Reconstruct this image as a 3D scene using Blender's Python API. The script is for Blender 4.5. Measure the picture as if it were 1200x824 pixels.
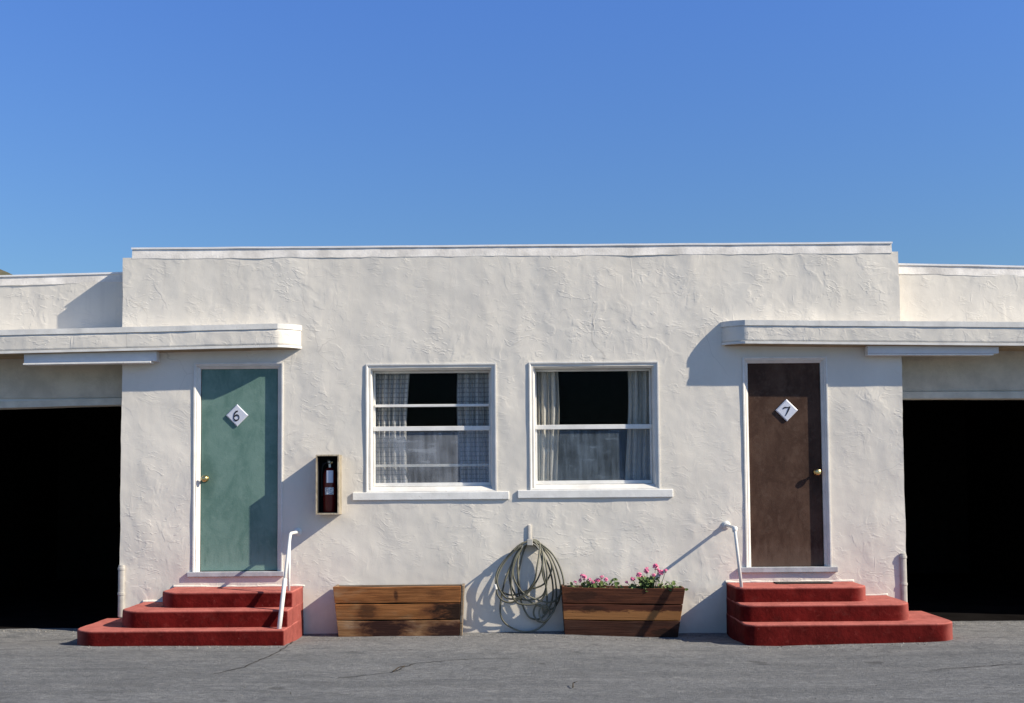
import bpy, bmesh, math, random
from mathutils import Vector, Matrix, noise

for o in list(bpy.data.objects):
    bpy.data.objects.remove(o)
scene = bpy.context.scene
COL = scene.collection
R = math.radians

# ------------------------------------------------------------------ camera
cam = bpy.data.cameras.new('camera')
cam.sensor_width = 36.0
cam.lens = 39.648
cam.shift_y = 0.0656
cam.clip_start = 0.1
cam.clip_end = 5000
cam_ob = bpy.data.objects.new('camera', cam)
COL.objects.link(cam_ob)
_p, _r = R(3.0), R(0.45)
fw = Vector((0, math.cos(_p), math.sin(_p)))
up0 = Vector((0, -math.sin(_p), math.cos(_p)))
ri0 = Vector((1, 0, 0))
ri = ri0 * math.cos(_r) - up0 * math.sin(_r)
up = up0 * math.cos(_r) + ri0 * math.sin(_r)
m = Matrix((ri, up, -fw)).transposed().to_4x4()
m.translation = Vector((0, -11.2, 1.53))
cam_ob.matrix_world = m
scene.camera = cam_ob

# ------------------------------------------------------------------ light
SUN = Vector((2.95, -1.0, 2.12)).normalized()          # towards the sun
elev = math.asin(SUN.z)
azim = math.atan2(SUN.x, SUN.y)                       # clockwise from +Y
world = bpy.data.worlds.new('World')
scene.world = world
world.use_nodes = True
wn = world.node_tree.nodes
wl = world.node_tree.links
bg = wn['Background']
sky = wn.new('ShaderNodeTexSky')
sky.sky_type = 'NISHITA'
sky.sun_disc = False
sky.sun_elevation = elev
sky.sun_rotation = azim
sky.altitude = 0
sky.air_density = 1.15
sky.dust_density = 0.25
sky.ozone_density = 3.0
tint = wn.new('ShaderNodeMix'); tint.data_type = 'RGBA'; tint.blend_type = 'MULTIPLY'
tint.inputs[0].default_value = 1.0
tint.inputs[7].default_value = (.80, 1.08, 1.50, 1)      # colour balance of slide film
wtc = wn.new('ShaderNodeTexCoord'); wsp = wn.new('ShaderNodeSeparateXYZ'); wl.new(wtc.outputs['Generated'], wsp.inputs[0])
wcr = wn.new('ShaderNodeValToRGB'); wl.new(wsp.outputs[2], wcr.inputs[0])
e0, e1 = wcr.color_ramp.elements[0], wcr.color_ramp.elements[1]
e0.position, e0.color = .17, (.66, .89, 1.14, 1)
e1.position, e1.color = .40, (.74, 1.07, 1.72, 1)
e2 = wcr.color_ramp.elements.new(.75); e2.color = (.80, 1.0, 1.25, 1)
wl.new(wcr.outputs[0], tint.inputs[7])
wl.new(sky.outputs[0], tint.inputs[6])
wl.new(tint.outputs[2], bg.inputs[0])
bg.inputs[1].default_value = 0.068
sun = bpy.data.lights.new('sun', 'SUN')
sun.energy = 4.9
sun.angle = R(0.5)
sun.color = (1.0, 0.90, 0.73)
sun_ob = bpy.data.objects.new('sun', sun)
COL.objects.link(sun_ob)
sun_ob.rotation_euler = SUN.to_track_quat('Z', 'Y').to_euler()
sun_ob.location = SUN * 40
scene.view_settings.view_transform = 'Standard'
scene.view_settings.look = 'None'
scene.view_settings.gamma = 1.0
scene.view_settings.use_curve_mapping = False
scene.view_settings.exposure = 0.57
scene.render.engine = 'CYCLES'

# ------------------------------------------------------------------ helpers
def N3(x, y, z, s=1.0, off=0.0):
    return noise.noise(Vector((x * s + off, y * s + off * 1.7, z * s - off)))


class MB:
    """collects shapes for one mesh"""
    def __init__(self):
        self.v = []; self.f = []; self.mi = []; self.uv = {}

    def add(self, vs, fs, mi=0):
        b = len(self.v)
        self.v += [tuple(p) for p in vs]
        for f in fs:
            self.f.append(tuple(b + i for i in f)); self.mi.append(mi)
        return b

    def box(self, x0, x1, y0, y1, z0, z1, mi=0, mat=None):
        vs = [Vector(p) for p in ((x0, y0, z0), (x1, y0, z0), (x1, y1, z0), (x0, y1, z0),
                                  (x0, y0, z1), (x1, y0, z1), (x1, y1, z1), (x0, y1, z1))]
        if mat: vs = [mat @ p for p in vs]
        self.add(vs, [(0, 3, 2, 1), (4, 5, 6, 7), (0, 1, 5, 4), (1, 2, 6, 5), (2, 3, 7, 6), (3, 0, 4, 7)], mi)
        return self

    def tube(self, pts, rad, seg=10, mi=0, cap=True, squash=None):
        pts = [Vector(p) for p in pts]
        n = len(pts)
        rads = rad if isinstance(rad, (list, tuple)) else [rad] * n
        t0 = (pts[1] - pts[0]).normalized()
        ref = Vector((0, 0, 1)) if abs(t0.z) < 0.9 else Vector((1, 0, 0))
        u = t0.cross(ref).normalized()
        vs = []; fs = []
        for i in range(n):
            if i == 0: t = pts[1] - pts[0]
            elif i == n - 1: t = pts[-1] - pts[-2]
            else: t = pts[i + 1] - pts[i - 1]
            t.normalize()
            u = (u - t * u.dot(t))
            if u.length < 1e-6: u = t.orthogonal()
            u.normalize()
            w = t.cross(u)
            for k in range(seg):
                a = 2 * math.pi * k / seg
                vs.append(pts[i] + (u * math.cos(a) + w * math.sin(a)) * rads[i])
        for i in range(n - 1):
            for k in range(seg):
                k2 = (k + 1) % seg
                fs.append((i * seg + k, i * seg + k2, (i + 1) * seg + k2, (i + 1) * seg + k))
        if cap:
            fs.append(tuple(reversed(range(seg))))
            fs.append(tuple((n - 1) * seg + k for k in range(seg)))
        self.add(vs, fs, mi)
        return self

    def lathe(self, prof, seg=24, mi=0, mat=None):
        """prof = [(radius, z)...] about Z"""
        vs = []; fs = []
        for r, z in prof:
            for k in range(seg):
                a = 2 * math.pi * k / seg
                p = Vector((r * math.cos(a), r * math.sin(a), z))
                vs.append(mat @ p if mat else p)
        for i in range(len(prof) - 1):
            for k in range(seg):
                k2 = (k + 1) % seg
                fs.append((i * seg + k, i * seg + k2, (i + 1) * seg + k2, (i + 1) * seg + k))
        fs.append(tuple(reversed(range(seg))))
        fs.append(tuple((len(prof) - 1) * seg + k for k in range(seg)))
        self.add(vs, fs, mi)
        return self

    def build(self, name, mats, parent=None, bevel=0, segs=2, smooth=False, loc=None, fix=True):
        me = bpy.data.meshes.new(name)
        me.from_pydata(self.v, [], self.f)
        mats = mats if isinstance(mats, (list, tuple)) else [mats]
        for mt in mats: me.materials.append(mt)
        for p, i in zip(me.polygons, self.mi): p.material_index = i
        if fix or bevel:
            bm = bmesh.new(); bm.from_mesh(me)
            if fix: bmesh.ops.recalc_face_normals(bm, faces=bm.faces)
            if bevel:
                es = [e for e in bm.edges if len(e.link_faces) == 2 and e.calc_face_angle(0) > 0.6]
                bmesh.ops.bevel(bm, geom=es, offset=bevel, segments=segs, profile=0.5, affect='EDGES', clamp_overlap=True)
            bm.to_mesh(me); bm.free()
        if smooth:
            for p in me.polygons: p.use_smooth = True
        o = bpy.data.objects.new(name, me)
        COL.objects.link(o)
        if parent: o.parent = parent
        if loc is not None: o.location = loc
        return o


def tag(o, label=None, cat=None, group=None, kind=None):
    if label: o['label'] = label
    if cat: o['category'] = cat
    if group: o['group'] = group
    if kind: o['kind'] = kind
    return o


def empty(name, loc=(0, 0, 0), rot=(0, 0, 0)):
    o = bpy.data.objects.new(name, None)
    o.empty_display_size = 0.2
    COL.objects.link(o)
    o.location = loc; o.rotation_euler = rot
    return o


# ------------------------------------------------------------------ materials
class NT:
    def __init__(self, name):
        self.m = bpy.data.materials.new(name)
        self.m.use_nodes = True
        self.n = self.m.node_tree.nodes; self.l = self.m.node_tree.links
        self.b = self.n['Principled BSDF']
        self.tc = self.n.new('ShaderNodeTexCoord')
        self.out = self.n['Material Output']

    def co(self, scale=(1, 1, 1), which='Object'):
        mp = self.n.new('ShaderNodeMapping')
        mp.inputs['Scale'].default_value = scale
        self.l.new(self.tc.outputs[which], mp.inputs['Vector'])
        return mp.outputs[0]

    def warp(self, vec, scale=1.5, amt=0.3):
        nz = self.n.new('ShaderNodeTexNoise'); nz.inputs['Scale'].default_value = scale
        nz.inputs['Detail'].default_value = 2
        self.l.new(vec, nz.inputs['Vector'])
        s = self.n.new('ShaderNodeVectorMath'); s.operation = 'SUBTRACT'
        self.l.new(nz.outputs['Color'], s.inputs[0]); s.inputs[1].default_value = (.5, .5, .5)
        k = self.n.new('ShaderNodeVectorMath'); k.operation = 'SCALE'
        self.l.new(s.outputs[0], k.inputs[0]); k.inputs['Scale'].default_value = amt
        a = self.n.new('ShaderNodeVectorMath'); a.operation = 'ADD'
        self.l.new(vec, a.inputs[0]); self.l.new(k.outputs[0], a.inputs[1])
        return a.outputs[0]

    def noise(self, vec, scale, detail=3, rough=.5, dist=0):
        nz = self.n.new('ShaderNodeTexNoise')
        nz.inputs['Scale'].default_value = scale; nz.inputs['Detail'].default_value = detail
        nz.inputs['Roughness'].default_value = rough; nz.inputs['Distortion'].default_value = dist
        self.l.new(vec, nz.inputs['Vector'])
        return nz.outputs['Fac']

    def ramp(self, fac, a, b, lo=0.0, hi=1.0, smooth=True):
        mr = self.n.new('ShaderNodeMapRange')
        if smooth: mr.interpolation_type = 'SMOOTHSTEP'
        mr.inputs['From Min'].default_value = a; mr.inputs['From Max'].default_value = b
        mr.inputs['To Min'].default_value = lo; mr.inputs['To Max'].default_value = hi
        self.l.new(fac, mr.inputs['Value'])
        return mr.outputs[0]

    def math(self, op, a, b=0.0):
        mt = self.n.new('ShaderNodeMath'); mt.operation = op
        for i, x in enumerate((a, b)):
            if isinstance(x, (int, float)): mt.inputs[i].default_value = x
            else: self.l.new(x, mt.inputs[i])
        return mt.outputs[0]

    def mix(self, fac, a, b, blend='MIX'):
        mx = self.n.new('ShaderNodeMix'); mx.data_type = 'RGBA'; mx.blend_type = blend
        if isinstance(fac, (int, float)): mx.inputs[0].default_value = fac
        else: self.l.new(fac, mx.inputs[0])
        for i, c in ((6, a), (7, b)):
            if isinstance(c, tuple): mx.inputs[i].default_value = (*c[:3], 1)
            else: self.l.new(c, mx.inputs[i])
        return mx.outputs[2]

    def sep(self, vec):
        s = self.n.new('ShaderNodeSeparateXYZ'); self.l.new(vec, s.inputs[0]); return s.outputs

    def color(self, c):
        if isinstance(c, tuple): self.b.inputs['Base Color'].default_value = (*c, 1)
        else: self.l.new(c, self.b.inputs['Base Color'])
        return self

    def rough(self, r, spec=0.3):
        if isinstance(r, (int, float)): self.b.inputs['Roughness'].default_value = r
        else: self.l.new(r, self.b.inputs['Roughness'])
        self.b.inputs['Specular IOR Level'].default_value = spec
        return self

    def bump(self, h, dist=1.0, strength=1.0):
        bp = self.n.new('ShaderNodeBump')
        bp.inputs['Strength'].default_value = strength
        bp.inputs['Distance'].default_value = dist
        self.l.new(h, bp.inputs['Height'])
        self.l.new(bp.outputs[0], self.b.inputs['Normal'])
        return self


def paint(name, c, rough=.55, var=.12, scale=9, dirt=None, bump=.0008, spec=.3):
    t = NT(name)
    v = t.co()
    n = t.noise(v, scale, 4, .6)
    dark = tuple(x * (1 - var) for x in c); lite = tuple(min(1, x * (1 + var * .6)) for x in c)
    col = t.mix(t.ramp(n, .3, .7), dark, lite)
    if dirt:
        d = t.noise(t.co((1, 1, .5)), 22, 4, .7)
        col = t.mix(t.ramp(d, .62, .78, 0, .7), col, dirt)
    t.color(col).rough(rough, spec)
    t.bump(t.noise(v, 60, 3), bump)
    return t.m


def stucco(name, base=(.71, .668, .598)):
    t = NT(name)
    v = t.co()
    w = t.warp(v, 1.3, .5)
    w2 = t.warp(t.co((1.0, 1.0, .8)), 3.0, .22)
    und = t.noise(v, 1.7, 3, .5)
    # trowel work: short broken ridges, each sharp on one side only
    def ridge(src, a0, a1, a2):
        return t.math('MULTIPLY', t.ramp(src, a0, a1), t.ramp(src, a1, a2, 1, 0))
    a = t.noise(w, 2.6, 3, .5, .5)
    ha = t.math('MULTIPLY', ridge(a, .49, .53, .68), t.ramp(t.noise(w2, 4.7, 2), .46, .62))
    b = t.noise(w2, 5.6, 2, .5, .4)
    hb = t.math('MULTIPLY', ridge(b, .52, .56, .70), t.ramp(t.noise(w, 7.0, 2), .47, .60))
    r1 = t.n.new('ShaderNodeMapping'); r1.inputs['Rotation'].default_value = (0, .6, 0); r1.inputs['Scale'].default_value = (3, 3, 11)
    t.l.new(w2, r1.inputs['Vector'])
    c = t.noise(r1.outputs[0], 2.2, 3, .5)
    hc = t.math('MULTIPLY', ridge(c, .54, .59, .72), t.ramp(t.noise(v, 3.4, 2), .48, .62))
    r2 = t.n.new('ShaderNodeMapping'); r2.inputs['Rotation'].default_value = (0, -.9, 0); r2.inputs['Scale'].default_value = (2.4, 3, 10)
    t.l.new(w2, r2.inputs['Vector'])
    c2 = t.noise(r2.outputs[0], 2.6, 3, .5)
    hd = t.math('MULTIPLY', ridge(c2, .54, .58, .72), t.ramp(t.noise(v, 2.9, 2), .5, .62))
    # scratches left by the float, mostly upright
    s = t.noise(t.warp(t.co((10, 10, 1.8)), 2, .5), 2.0, 2, .5)
    hs = t.math('MULTIPLY', t.ramp(s, .60, .68), t.ramp(t.noise(v, 1.9, 1), .54, .68))
    med = t.noise(w2, 4.4, 4, .5)
    brd = t.noise(t.warp(t.co((1, 1, .7)), 1.2, .4), 2.3, 2, .4)
    pmask = t.ramp(t.noise(v, .8, 3), .38, .62, .45, 1.25)
    fine = t.noise(v, 90, 3, .6)
    h = t.math('MULTIPLY', und, .018)
    for x, k in ((ha, .0013), (hb, .0006), (hc, .0011), (hd, .0011), (hs, .0009), (med, .0062), (brd, .0150), (fine, .0004)):
        h = t.math('ADD', h, t.math('MULTIPLY', t.math('MULTIPLY', x, pmask) if x not in (fine,) else x, k))
    t.bump(h, 1.0, 1.0)
    blot = t.noise(t.co((1, 1, .55)), 1.6, 5, .6)
    col = t.mix(t.ramp(blot, .3, .7), tuple(x * .93 for x in base), tuple(x * 1.03 for x in base))
    pat = t.noise(t.co((3.5, 3.5, .8)), 1.4, 4, .6)
    col = t.mix(t.ramp(pat, .55, .75, 0, .35), col, (base[0] * .86, base[1] * .86, base[2] * .89))
    # dirty specks and rain streaks
    d = t.noise(v, 38, 3, .6)
    col = t.mix(t.ramp(d, .73, .78, 0, .45), col, (.30, .27, .25))
    # hairline cracks and long faint rain runs below the roof edge
    vo = t.n.new('ShaderNodeTexVoronoi'); vo.feature = 'DISTANCE_TO_EDGE'; vo.inputs['Scale'].default_value = .55
    t.l.new(t.warp(t.warp(v, .9, .8), 6, .10), vo.inputs['Vector'])
    ck = t.math('MULTIPLY', t.ramp(vo.outputs['Distance'], .0005, .0030, 1, 0), t.ramp(t.noise(v, .9, 2), .50, .62))
    col = t.mix(t.math('MULTIPLY', ck, .30), col, (.26, .24, .22))
    rs = t.noise(t.co((7, 7, .28)), 1.3, 4, .65)
    rz = t.ramp(t.sep(v)[2], 2.6, 3.75, 0, 1)
    col = t.mix(t.math('MULTIPLY', t.ramp(rs, .52, .72, 0, .20), rz), col, (.43, .40, .37))
    # splash band close to the ground
    z = t.sep(v)[2]
    zb = t.math('ADD', z, t.math('MULTIPLY', t.noise(v, 4, 3), -.35))
    col = t.mix(t.ramp(zb, -.15, .12, .45, 0), col, (.42, .38, .34))
    t.color(col).rough(.85, .15)
    return t.m


def wood(name, a, b, grey=(.30, .28, .25), stains=(), peel=None, dark=(.018, .010, .007), halo=(.095, .030, .016)):
    t = NT(name)
    v = t.co()
    g = t.noise(t.warp(t.co((1.6, 14, 22)), 1.5, .25), 2.0, 6, .65, .4)
    big = t.noise(t.co((2.2, 6, 6)), 1.4, 3, .5)
    col = t.mix(t.ramp(g, .3, .72), a, b)
    col = t.mix(t.ramp(big, .52, .75, 0, .55), col, grey)
    fg = t.noise(t.warp(t.co((1.1, 30, 62)), 1.2, .3), 1.8, 5, .7)
    col = t.mix(t.ramp(fg, .52, .66, 0, .6), col, tuple(x * .42 for x in b))
    col = t.mix(t.ramp(fg, .44, .34, 0, .35), col, tuple(min(1, x * 1.5) for x in a))
    if peel:
        p = t.noise(t.warp(t.co((2.2, 8, 9)), 3, .4), 2.6, 5, .7)
        xyz = t.sep(v)
        lo = t.ramp(t.math('ADD', xyz[2], t.math('MULTIPLY', p, .16)), peel[0], peel[0] + .02, 1, 0)
        hi = t.ramp(xyz[2], peel[1], peel[1] + .004)
        col = t.mix(t.math('MULTIPLY', lo, hi), col, peel[2])
    nz = t.noise(t.co((1, 1, 2.2)), 7, 6, .72)
    for (x, z, rx, rz, k, *sl) in stains:
        s = t.sep(v)
        ax = t.math('SUBTRACT', s[0], x)
        if sl: ax = t.math('SUBTRACT', ax, t.math('MULTIPLY', t.math('SUBTRACT', s[2], z), sl[0]))
        dx = t.math('DIVIDE', ax, rx)
        dz = t.math('DIVIDE', t.math('SUBTRACT', s[2], z), rz)
        rr = t.math('ADD', t.math('MULTIPLY', dx, dx), t.math('MULTIPLY', dz, dz))
        rr = t.math('ADD', rr, t.math('MULTIPLY', t.math('SUBTRACT', nz, .5), 3.6))
        col = t.mix(t.ramp(rr, .7, 2.3, k * .75, 0), col, halo)
        col = t.mix(t.ramp(rr, .3, 1.15, k, 0), col, dark)
    t.color(col).rough(.8, .2)
    t.bump(t.math('ADD', g, fg), .004)
    return t.m


M = {}
M['stucco'] = stucco('cream_stucco')
M['white'] = paint('white_gloss_paint', (.76, .75, .72), .4, .10, 7, dirt=(.45, .42, .38))
M['trim'] = paint('white_trim_paint', (.70, .685, .65), .5, .12, 6, dirt=(.45, .43, .40))
M['felt'] = paint('parapet_felt', (.76, .72, .67), .75, .24, 4, dirt=(.4, .38, .35), bump=.0018)
M['cap'] = paint('cap_metal', (.80, .79, .79), .45, .08, 5)
M['boxwhite'] = paint('fixture_enamel', (.66, .67, .69), .4, .06, 5)
M['sill'] = paint('grey_sill_paint', (.40, .41, .44), .6, .2, 8, dirt=(.2, .2, .2))
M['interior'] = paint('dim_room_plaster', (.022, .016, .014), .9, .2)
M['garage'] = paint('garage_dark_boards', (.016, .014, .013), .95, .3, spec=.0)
M['garagefloor'] = paint('black_garage_slab', (.010, .009, .009), .95, .3, 3, spec=.0)  # near-black tone over the whole garage slab
M['roof'] = paint('tar_roof', (.12, .12, .12), .9, .2)
M['soffit'] = paint('soffit_paint', (.33, .25, .15), .9, .2, 6)
M['cream'] = paint('cream_lintel_tone', (.56, .50, .40), .85, .15, 5, bump=.003, spec=.1)  # cream tone, warmer and darker than the wing stucco
M['cream2'] = paint('cream_board_tone', (.60, .56, .47), .8, .15, 5, bump=.003, spec=.1)
M['guard'] = paint('guard_paint', (.46, .44, .40), .7, .18, 9, dirt=(.3, .28, .25), spec=.1)
M['brass'] = NT('brass').color((.78, .58, .26)).rough(.28).m
M['brass'].node_tree.nodes['Principled BSDF'].inputs['Metallic'].default_value = 1.0
M['digit'] = paint('black_lettering', (.018, .02, .03), .5, .1)
M['plate'] = paint('number_plate_enamel', (.58, .61, .70), .35, .05)


def door_paint(name, c, c2, smear_or_sheen, dark, kx):
    t = NT(name)
    v = t.co()
    n1 = t.noise(t.warp(t.co((1.4, 1, .8)), 2, .5), 3.6, 6, .68)
    n2 = t.noise(t.co((11, 11, 1.6)), 2.0, 5, .65)
    n3 = t.noise(v, 13, 5, .7)
    col = t.mix(t.ramp(n1, .34, .66), c, c2)
    col = t.mix(t.ramp(n3, .48, .72, 0, .34), col, smear_or_sheen)
    col = t.mix(t.ramp(n2, .56, .75, 0, .35), col, dark)
    sp = t.noise(v, 42, 3, .6)
    col = t.mix(t.ramp(sp, .70, .78, 0, .25), col, smear_or_sheen)
    # hand grime round the knob, scuffs along the bottom
    s = t.sep(v)
    dx = t.math('SUBTRACT', s[0], kx); dz = t.math('MULTIPLY', t.math('SUBTRACT', s[2], 1.55), .55)
    rr = t.math('ADD', t.math('MULTIPLY', dx, dx), t.math('MULTIPLY', dz, dz))
    rr = t.math('ADD', rr, t.math('MULTIPLY', t.math('SUBTRACT', n1, .5), .03))
    col = t.mix(t.ramp(rr, .0, .022, .5, 0), col, dark)
    zz = t.math('ADD', s[2], t.math('MULTIPLY', t.math('SUBTRACT', n2, .5), .5))
    col = t.mix(t.ramp(zz, .66, .92, .55, 0), col, smear_or_sheen)
    t.color(col).rough(t.ramp(n1, .3, .7, .6, .8), .1)
    t.bump(t.math('ADD', t.math('MULTIPLY', n2, .5), t.noise(v, 80, 2)), .0010)
    return t.m


M['green'] = door_paint('green_door_paint', (.100, .185, .160), (.150, .245, .215), (.21, .31, .275), (.06, .12, .10), -3.05)
M['brown'] = door_paint('brown_door_paint', (.050, .027, .019), (.085, .050, .036), (.13, .088, .068), (.022, .014, .011), 3.03)

t = NT('red_step_paint')
v = t.co()
n1 = t.noise(v, 5, 6, .68); n2 = t.noise(v, 30, 4, .65); n4 = t.noise(t.warp(v, 3, .2), 13, 5, .7)
at = t.n.new('ShaderNodeAttribute'); at.attribute_name = 'wear_and_light'  # tread wear plus sunlight painted on the step ends
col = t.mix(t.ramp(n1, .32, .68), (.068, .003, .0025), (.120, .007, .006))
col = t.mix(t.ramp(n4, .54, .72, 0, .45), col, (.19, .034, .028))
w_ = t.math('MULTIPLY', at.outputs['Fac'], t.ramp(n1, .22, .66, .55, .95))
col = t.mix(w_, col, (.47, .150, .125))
# bare chips and ground in dirt
ch = t.noise(v, 24, 4, .6)
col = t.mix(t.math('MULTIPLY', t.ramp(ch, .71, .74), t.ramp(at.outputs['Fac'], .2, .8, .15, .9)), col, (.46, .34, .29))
dt = t.noise(t.warp(v, 2, .3), 3.2, 5, .7)
col = t.mix(t.ramp(dt, .56, .74, 0, .5), col, (.075, .022, .018))
t.color(col).rough(.85, .1)
t.bump(t.math('ADD', t.math('MULTIPLY', n1, 4), t.math('ADD', t.math('MULTIPLY', n2, .5), n4)), .003)
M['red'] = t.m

t = NT('worn_asphalt')
v = t.co()
band = t.noise(t.warp(t.co((.35, 1.8, 1)), .7, .6), 1.5, 5, .62)
mot = t.noise(v, 2.6, 5, .65)
spk = t.noise(v, 110, 2, .7)
med = t.noise(t.warp(t.co((1, 2.2, 1)), 5, .08), 15, 5, .74)
blo = t.noise(t.warp(t.co((.8, 2.2, 1)), 1.6, .5), 2.4, 6, .72)
agg = t.n.new('ShaderNodeTexVoronoi'); agg.inputs['Scale'].default_value = 95
t.l.new(v, agg.inputs['Vector'])
col = t.mix(t.ramp(band, .34, .66), (0.159, 0.165, 0.175), (0.229, 0.236, 0.245))
st = t.noise(t.warp(t.co((.10, 1.5, 1)), .6, .5), 3.4, 4, .6)
col = t.mix(t.ramp(st, .52, .64, 0, .6), col, (.26, .262, .265))
col = t.mix(t.ramp(st, .46, .34, 0, .40), col, (.115, .116, .118))
y = t.sep(v)[1]
near = t.ramp(t.math('ADD', y, t.math('MULTIPLY', mot, 1.7)), -.95, .1)
col = t.mix(t.math('MULTIPLY', near, .8), col, (0.311, 0.305, 0.300))
col = t.mix(t.ramp(blo, .53, .63, 0, .72), col, (0.124, 0.127, 0.133))
col = t.mix(t.ramp(blo, .45, .36, 0, .55), col, (0.294, 0.299, 0.300))
col = t.mix(t.ramp(med, .38, .60, .62, 0), col, (0.100, 0.103, 0.106))
col = t.mix(t.ramp(med, .56, .70, 0, .45), col, (0.317, 0.323, 0.326))
# oil drips
oil = t.noise(t.warp(v, 4, .10), 1.9, 3, .5)
col = t.mix(t.ramp(oil, .685, .72, 0, .7), col, (0.065, 0.064, 0.066))
col = t.mix(t.ramp(spk, .36, .62, .0, .6), col, (0.100, 0.104, 0.108))
col = t.mix(t.ramp(agg.outputs['Distance'], .0, .28, .55, 0), col, (0.400, 0.409, 0.414))
t.color(col).rough(.9, .2)
t.bump(t.math('ADD', t.math('ADD', t.math('MULTIPLY', spk, .007), t.math('MULTIPLY', med, .018)), t.math('MULTIPLY', mot, .03)), 1.0)
M['asphalt'] = t.m
M['crack'] = paint('crack_fill', (.045, .042, .04), .9, .3)
t = NT('dry_hillside'); v = t.co()
t.color(t.mix(t.ramp(t.noise(v, .05, 6, .7), .4, .6), (.05, .06, .035), (.13, .11, .07))).rough(.9)
M['hill'] = t.m

# glass: thin clear pane with its own reflections
t = NT('window_glass')
t.n.remove(t.b)
tr = t.n.new('ShaderNodeBsdfTransparent'); tr.inputs[0].default_value = (.95, .95, .94, 1)
gl = t.n.new('ShaderNodeBsdfGlossy'); gl.inputs['Roughness'].default_value = .01
gl.inputs['Color'].default_value = (.9, .95, 1, 1)
lw = t.n.new('ShaderNodeLayerWeight'); lw.inputs['Blend'].default_value = .5
pw = t.math('POWER', lw.outputs['Facing'], 4.0)
fa = t.math('ADD', t.math('MULTIPLY', pw, .4), .003)
mx = t.n.new('ShaderNodeMixShader')
t.l.new(fa, mx.inputs[0]); t.l.new(tr.outputs[0], mx.inputs[1]); t.l.new(gl.outputs[0], mx.inputs[2])
t.l.new(mx.outputs[0], t.out.inputs[0])
M['glass'] = t.m


def screen_mat(name, c, opac):
    t = NT(name)
    t.n.remove(t.b)
    df = t.n.new('ShaderNodeBsdfDiffuse')
    n = t.noise(t.co((1, 1, .6)), 7, 4, .6)
    t.l.new(t.mix(t.ramp(n, .3, .7), tuple(x * .8 for x in c), c), df.inputs[0])
    tr = t.n.new('ShaderNodeBsdfTransparent')
    mx = t.n.new('ShaderNodeMixShader')
    # painted reflections on the screen: patchy opacity with upright runs and flat strokes
    big = t.noise(t.warp(t.co((1.3, 1, 2.2)), 2, .4), 1.6, 4, .6)
    sheen_run = t.noise(t.co((14, 1, 1.2)), 1.6, 4, .6)
    smear_or_sheen = t.noise(t.warp(t.co((2.0, 1, 13)), 2, .3), 2.0, 3, .55)
    op = t.math('ADD', t.ramp(big, .3, .7, opac * .62, opac * 1.15), t.ramp(sheen_run, .35, .7, -.05, .09))
    op = t.math('ADD', op, t.math('MULTIPLY', t.ramp(smear_or_sheen, .56, .66, 0, .14), t.ramp(big, .45, .6)))
    t.l.new(op, mx.inputs[0])
    t.l.new(tr.outputs[0], mx.inputs[1]); t.l.new(df.outputs[0], mx.inputs[2])
    t.l.new(mx.outputs[0], t.out.inputs[0])
    return t.m


M['screen1'] = screen_mat('grey_insect_screen', (.56, .61, .69), .31)
M['screen2'] = screen_mat('dark_insect_screen', (.34, .43, .53), .24)


def curtain_mat(name, c, c2, plaid):
    t = NT(name)
    u = t.sep(t.tc.outputs['UV'])
    if plaid:
        def lines(o, sp, w):
            f = t.math('FRACT', t.math('DIVIDE', o, sp))
            return t.math('LESS_THAN', f, w)
        g = t.math('MAXIMUM', lines(u[0], .044, .22), lines(u[1], .046, .26))
        col = t.mix(t.math('MULTIPLY', g, .52), c, c2)
    else:
        f = t.math('FRACT', t.math('DIVIDE', u[0], .05))
        col = t.mix(t.math('MULTIPLY', t.math('LESS_THAN', f, .2), .6), c, c2)
    n = t.noise(t.tc.outputs['UV'], 25, 3)
    col = t.mix(t.ramp(n, .4, .7, 0, .2), col, c2)
    t.color(col).rough(.9, .1)
    tl = t.n.new('ShaderNodeBsdfTranslucent'); t.l.new(col, tl.inputs[0])
    mx = t.n.new('ShaderNodeMixShader'); mx.inputs[0].default_value = .25
    t.l.new(t.b.outputs[0], mx.inputs[1]); t.l.new(tl.outputs[0], mx.inputs[2])
    t.l.new(mx.outputs[0], t.out.inputs[0])
    return t.m


M['plaid'] = curtain_mat('checked_curtain', (.66, .66, .66), (.13, .14, .16), True)
M['stripe'] = curtain_mat('striped_curtain', (.70, .68, .63), (.40, .385, .36), False)

# ------------------------------------------------------------------ ground
def lerp_tab(x, tab):
    if x <= tab[0][0]: return tab[0][1]
    for (a, va), (b, vb) in zip(tab, tab[1:]):
        if x <= b:
            k = (x - a) / (b - a); return va + (vb - va) * k
    return tab[-1][1]


GT = [(-8, .05), (-4, .045), (-2, .036), (-.5, .030), (.5, .024), (1.5, .004), (2.4, .0), (4, .03), (8, .03)]
GB = [(-8, .0), (-4, .0), (-1.7, .004), (.5, .006), (1.6, -.03), (2.2, -.03), (4, .02), (8, .02)]
def sst(a, b, x):
    k = max(0, min(1, (x - a) / (b - a))); return k * k * (3 - 2 * k)
def ground_z(x, y):
    z = lerp_tab(x, GT)
    z = z + (lerp_tab(x, GB) - z) * sst(-.95, -.25, y)
    z = z + (.04 - z) * sst(-.12, .22, y)
    z = z + (.02 - z) * sst(-1.5, -4.5, y)
    if -9 < y < .5: z += .006 * N3(x, y, 0, 1.3) + .0025 * N3(x, y, 3, 6)
    return z


def axis(fine0, fine1, step, far):
    out = []; x = fine0
    while x < fine1 - 1e-6: out.append(x); x += step
    out.append(fine1)
    g = step; lo = fine0; pre = []
    while lo > -far: g *= 1.6; lo -= g; pre.append(lo)
    g = step; hi = fine1; post = []
    while hi < far: g *= 1.6; hi += g; post.append(hi)
    return pre[::-1] + out + post


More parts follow.
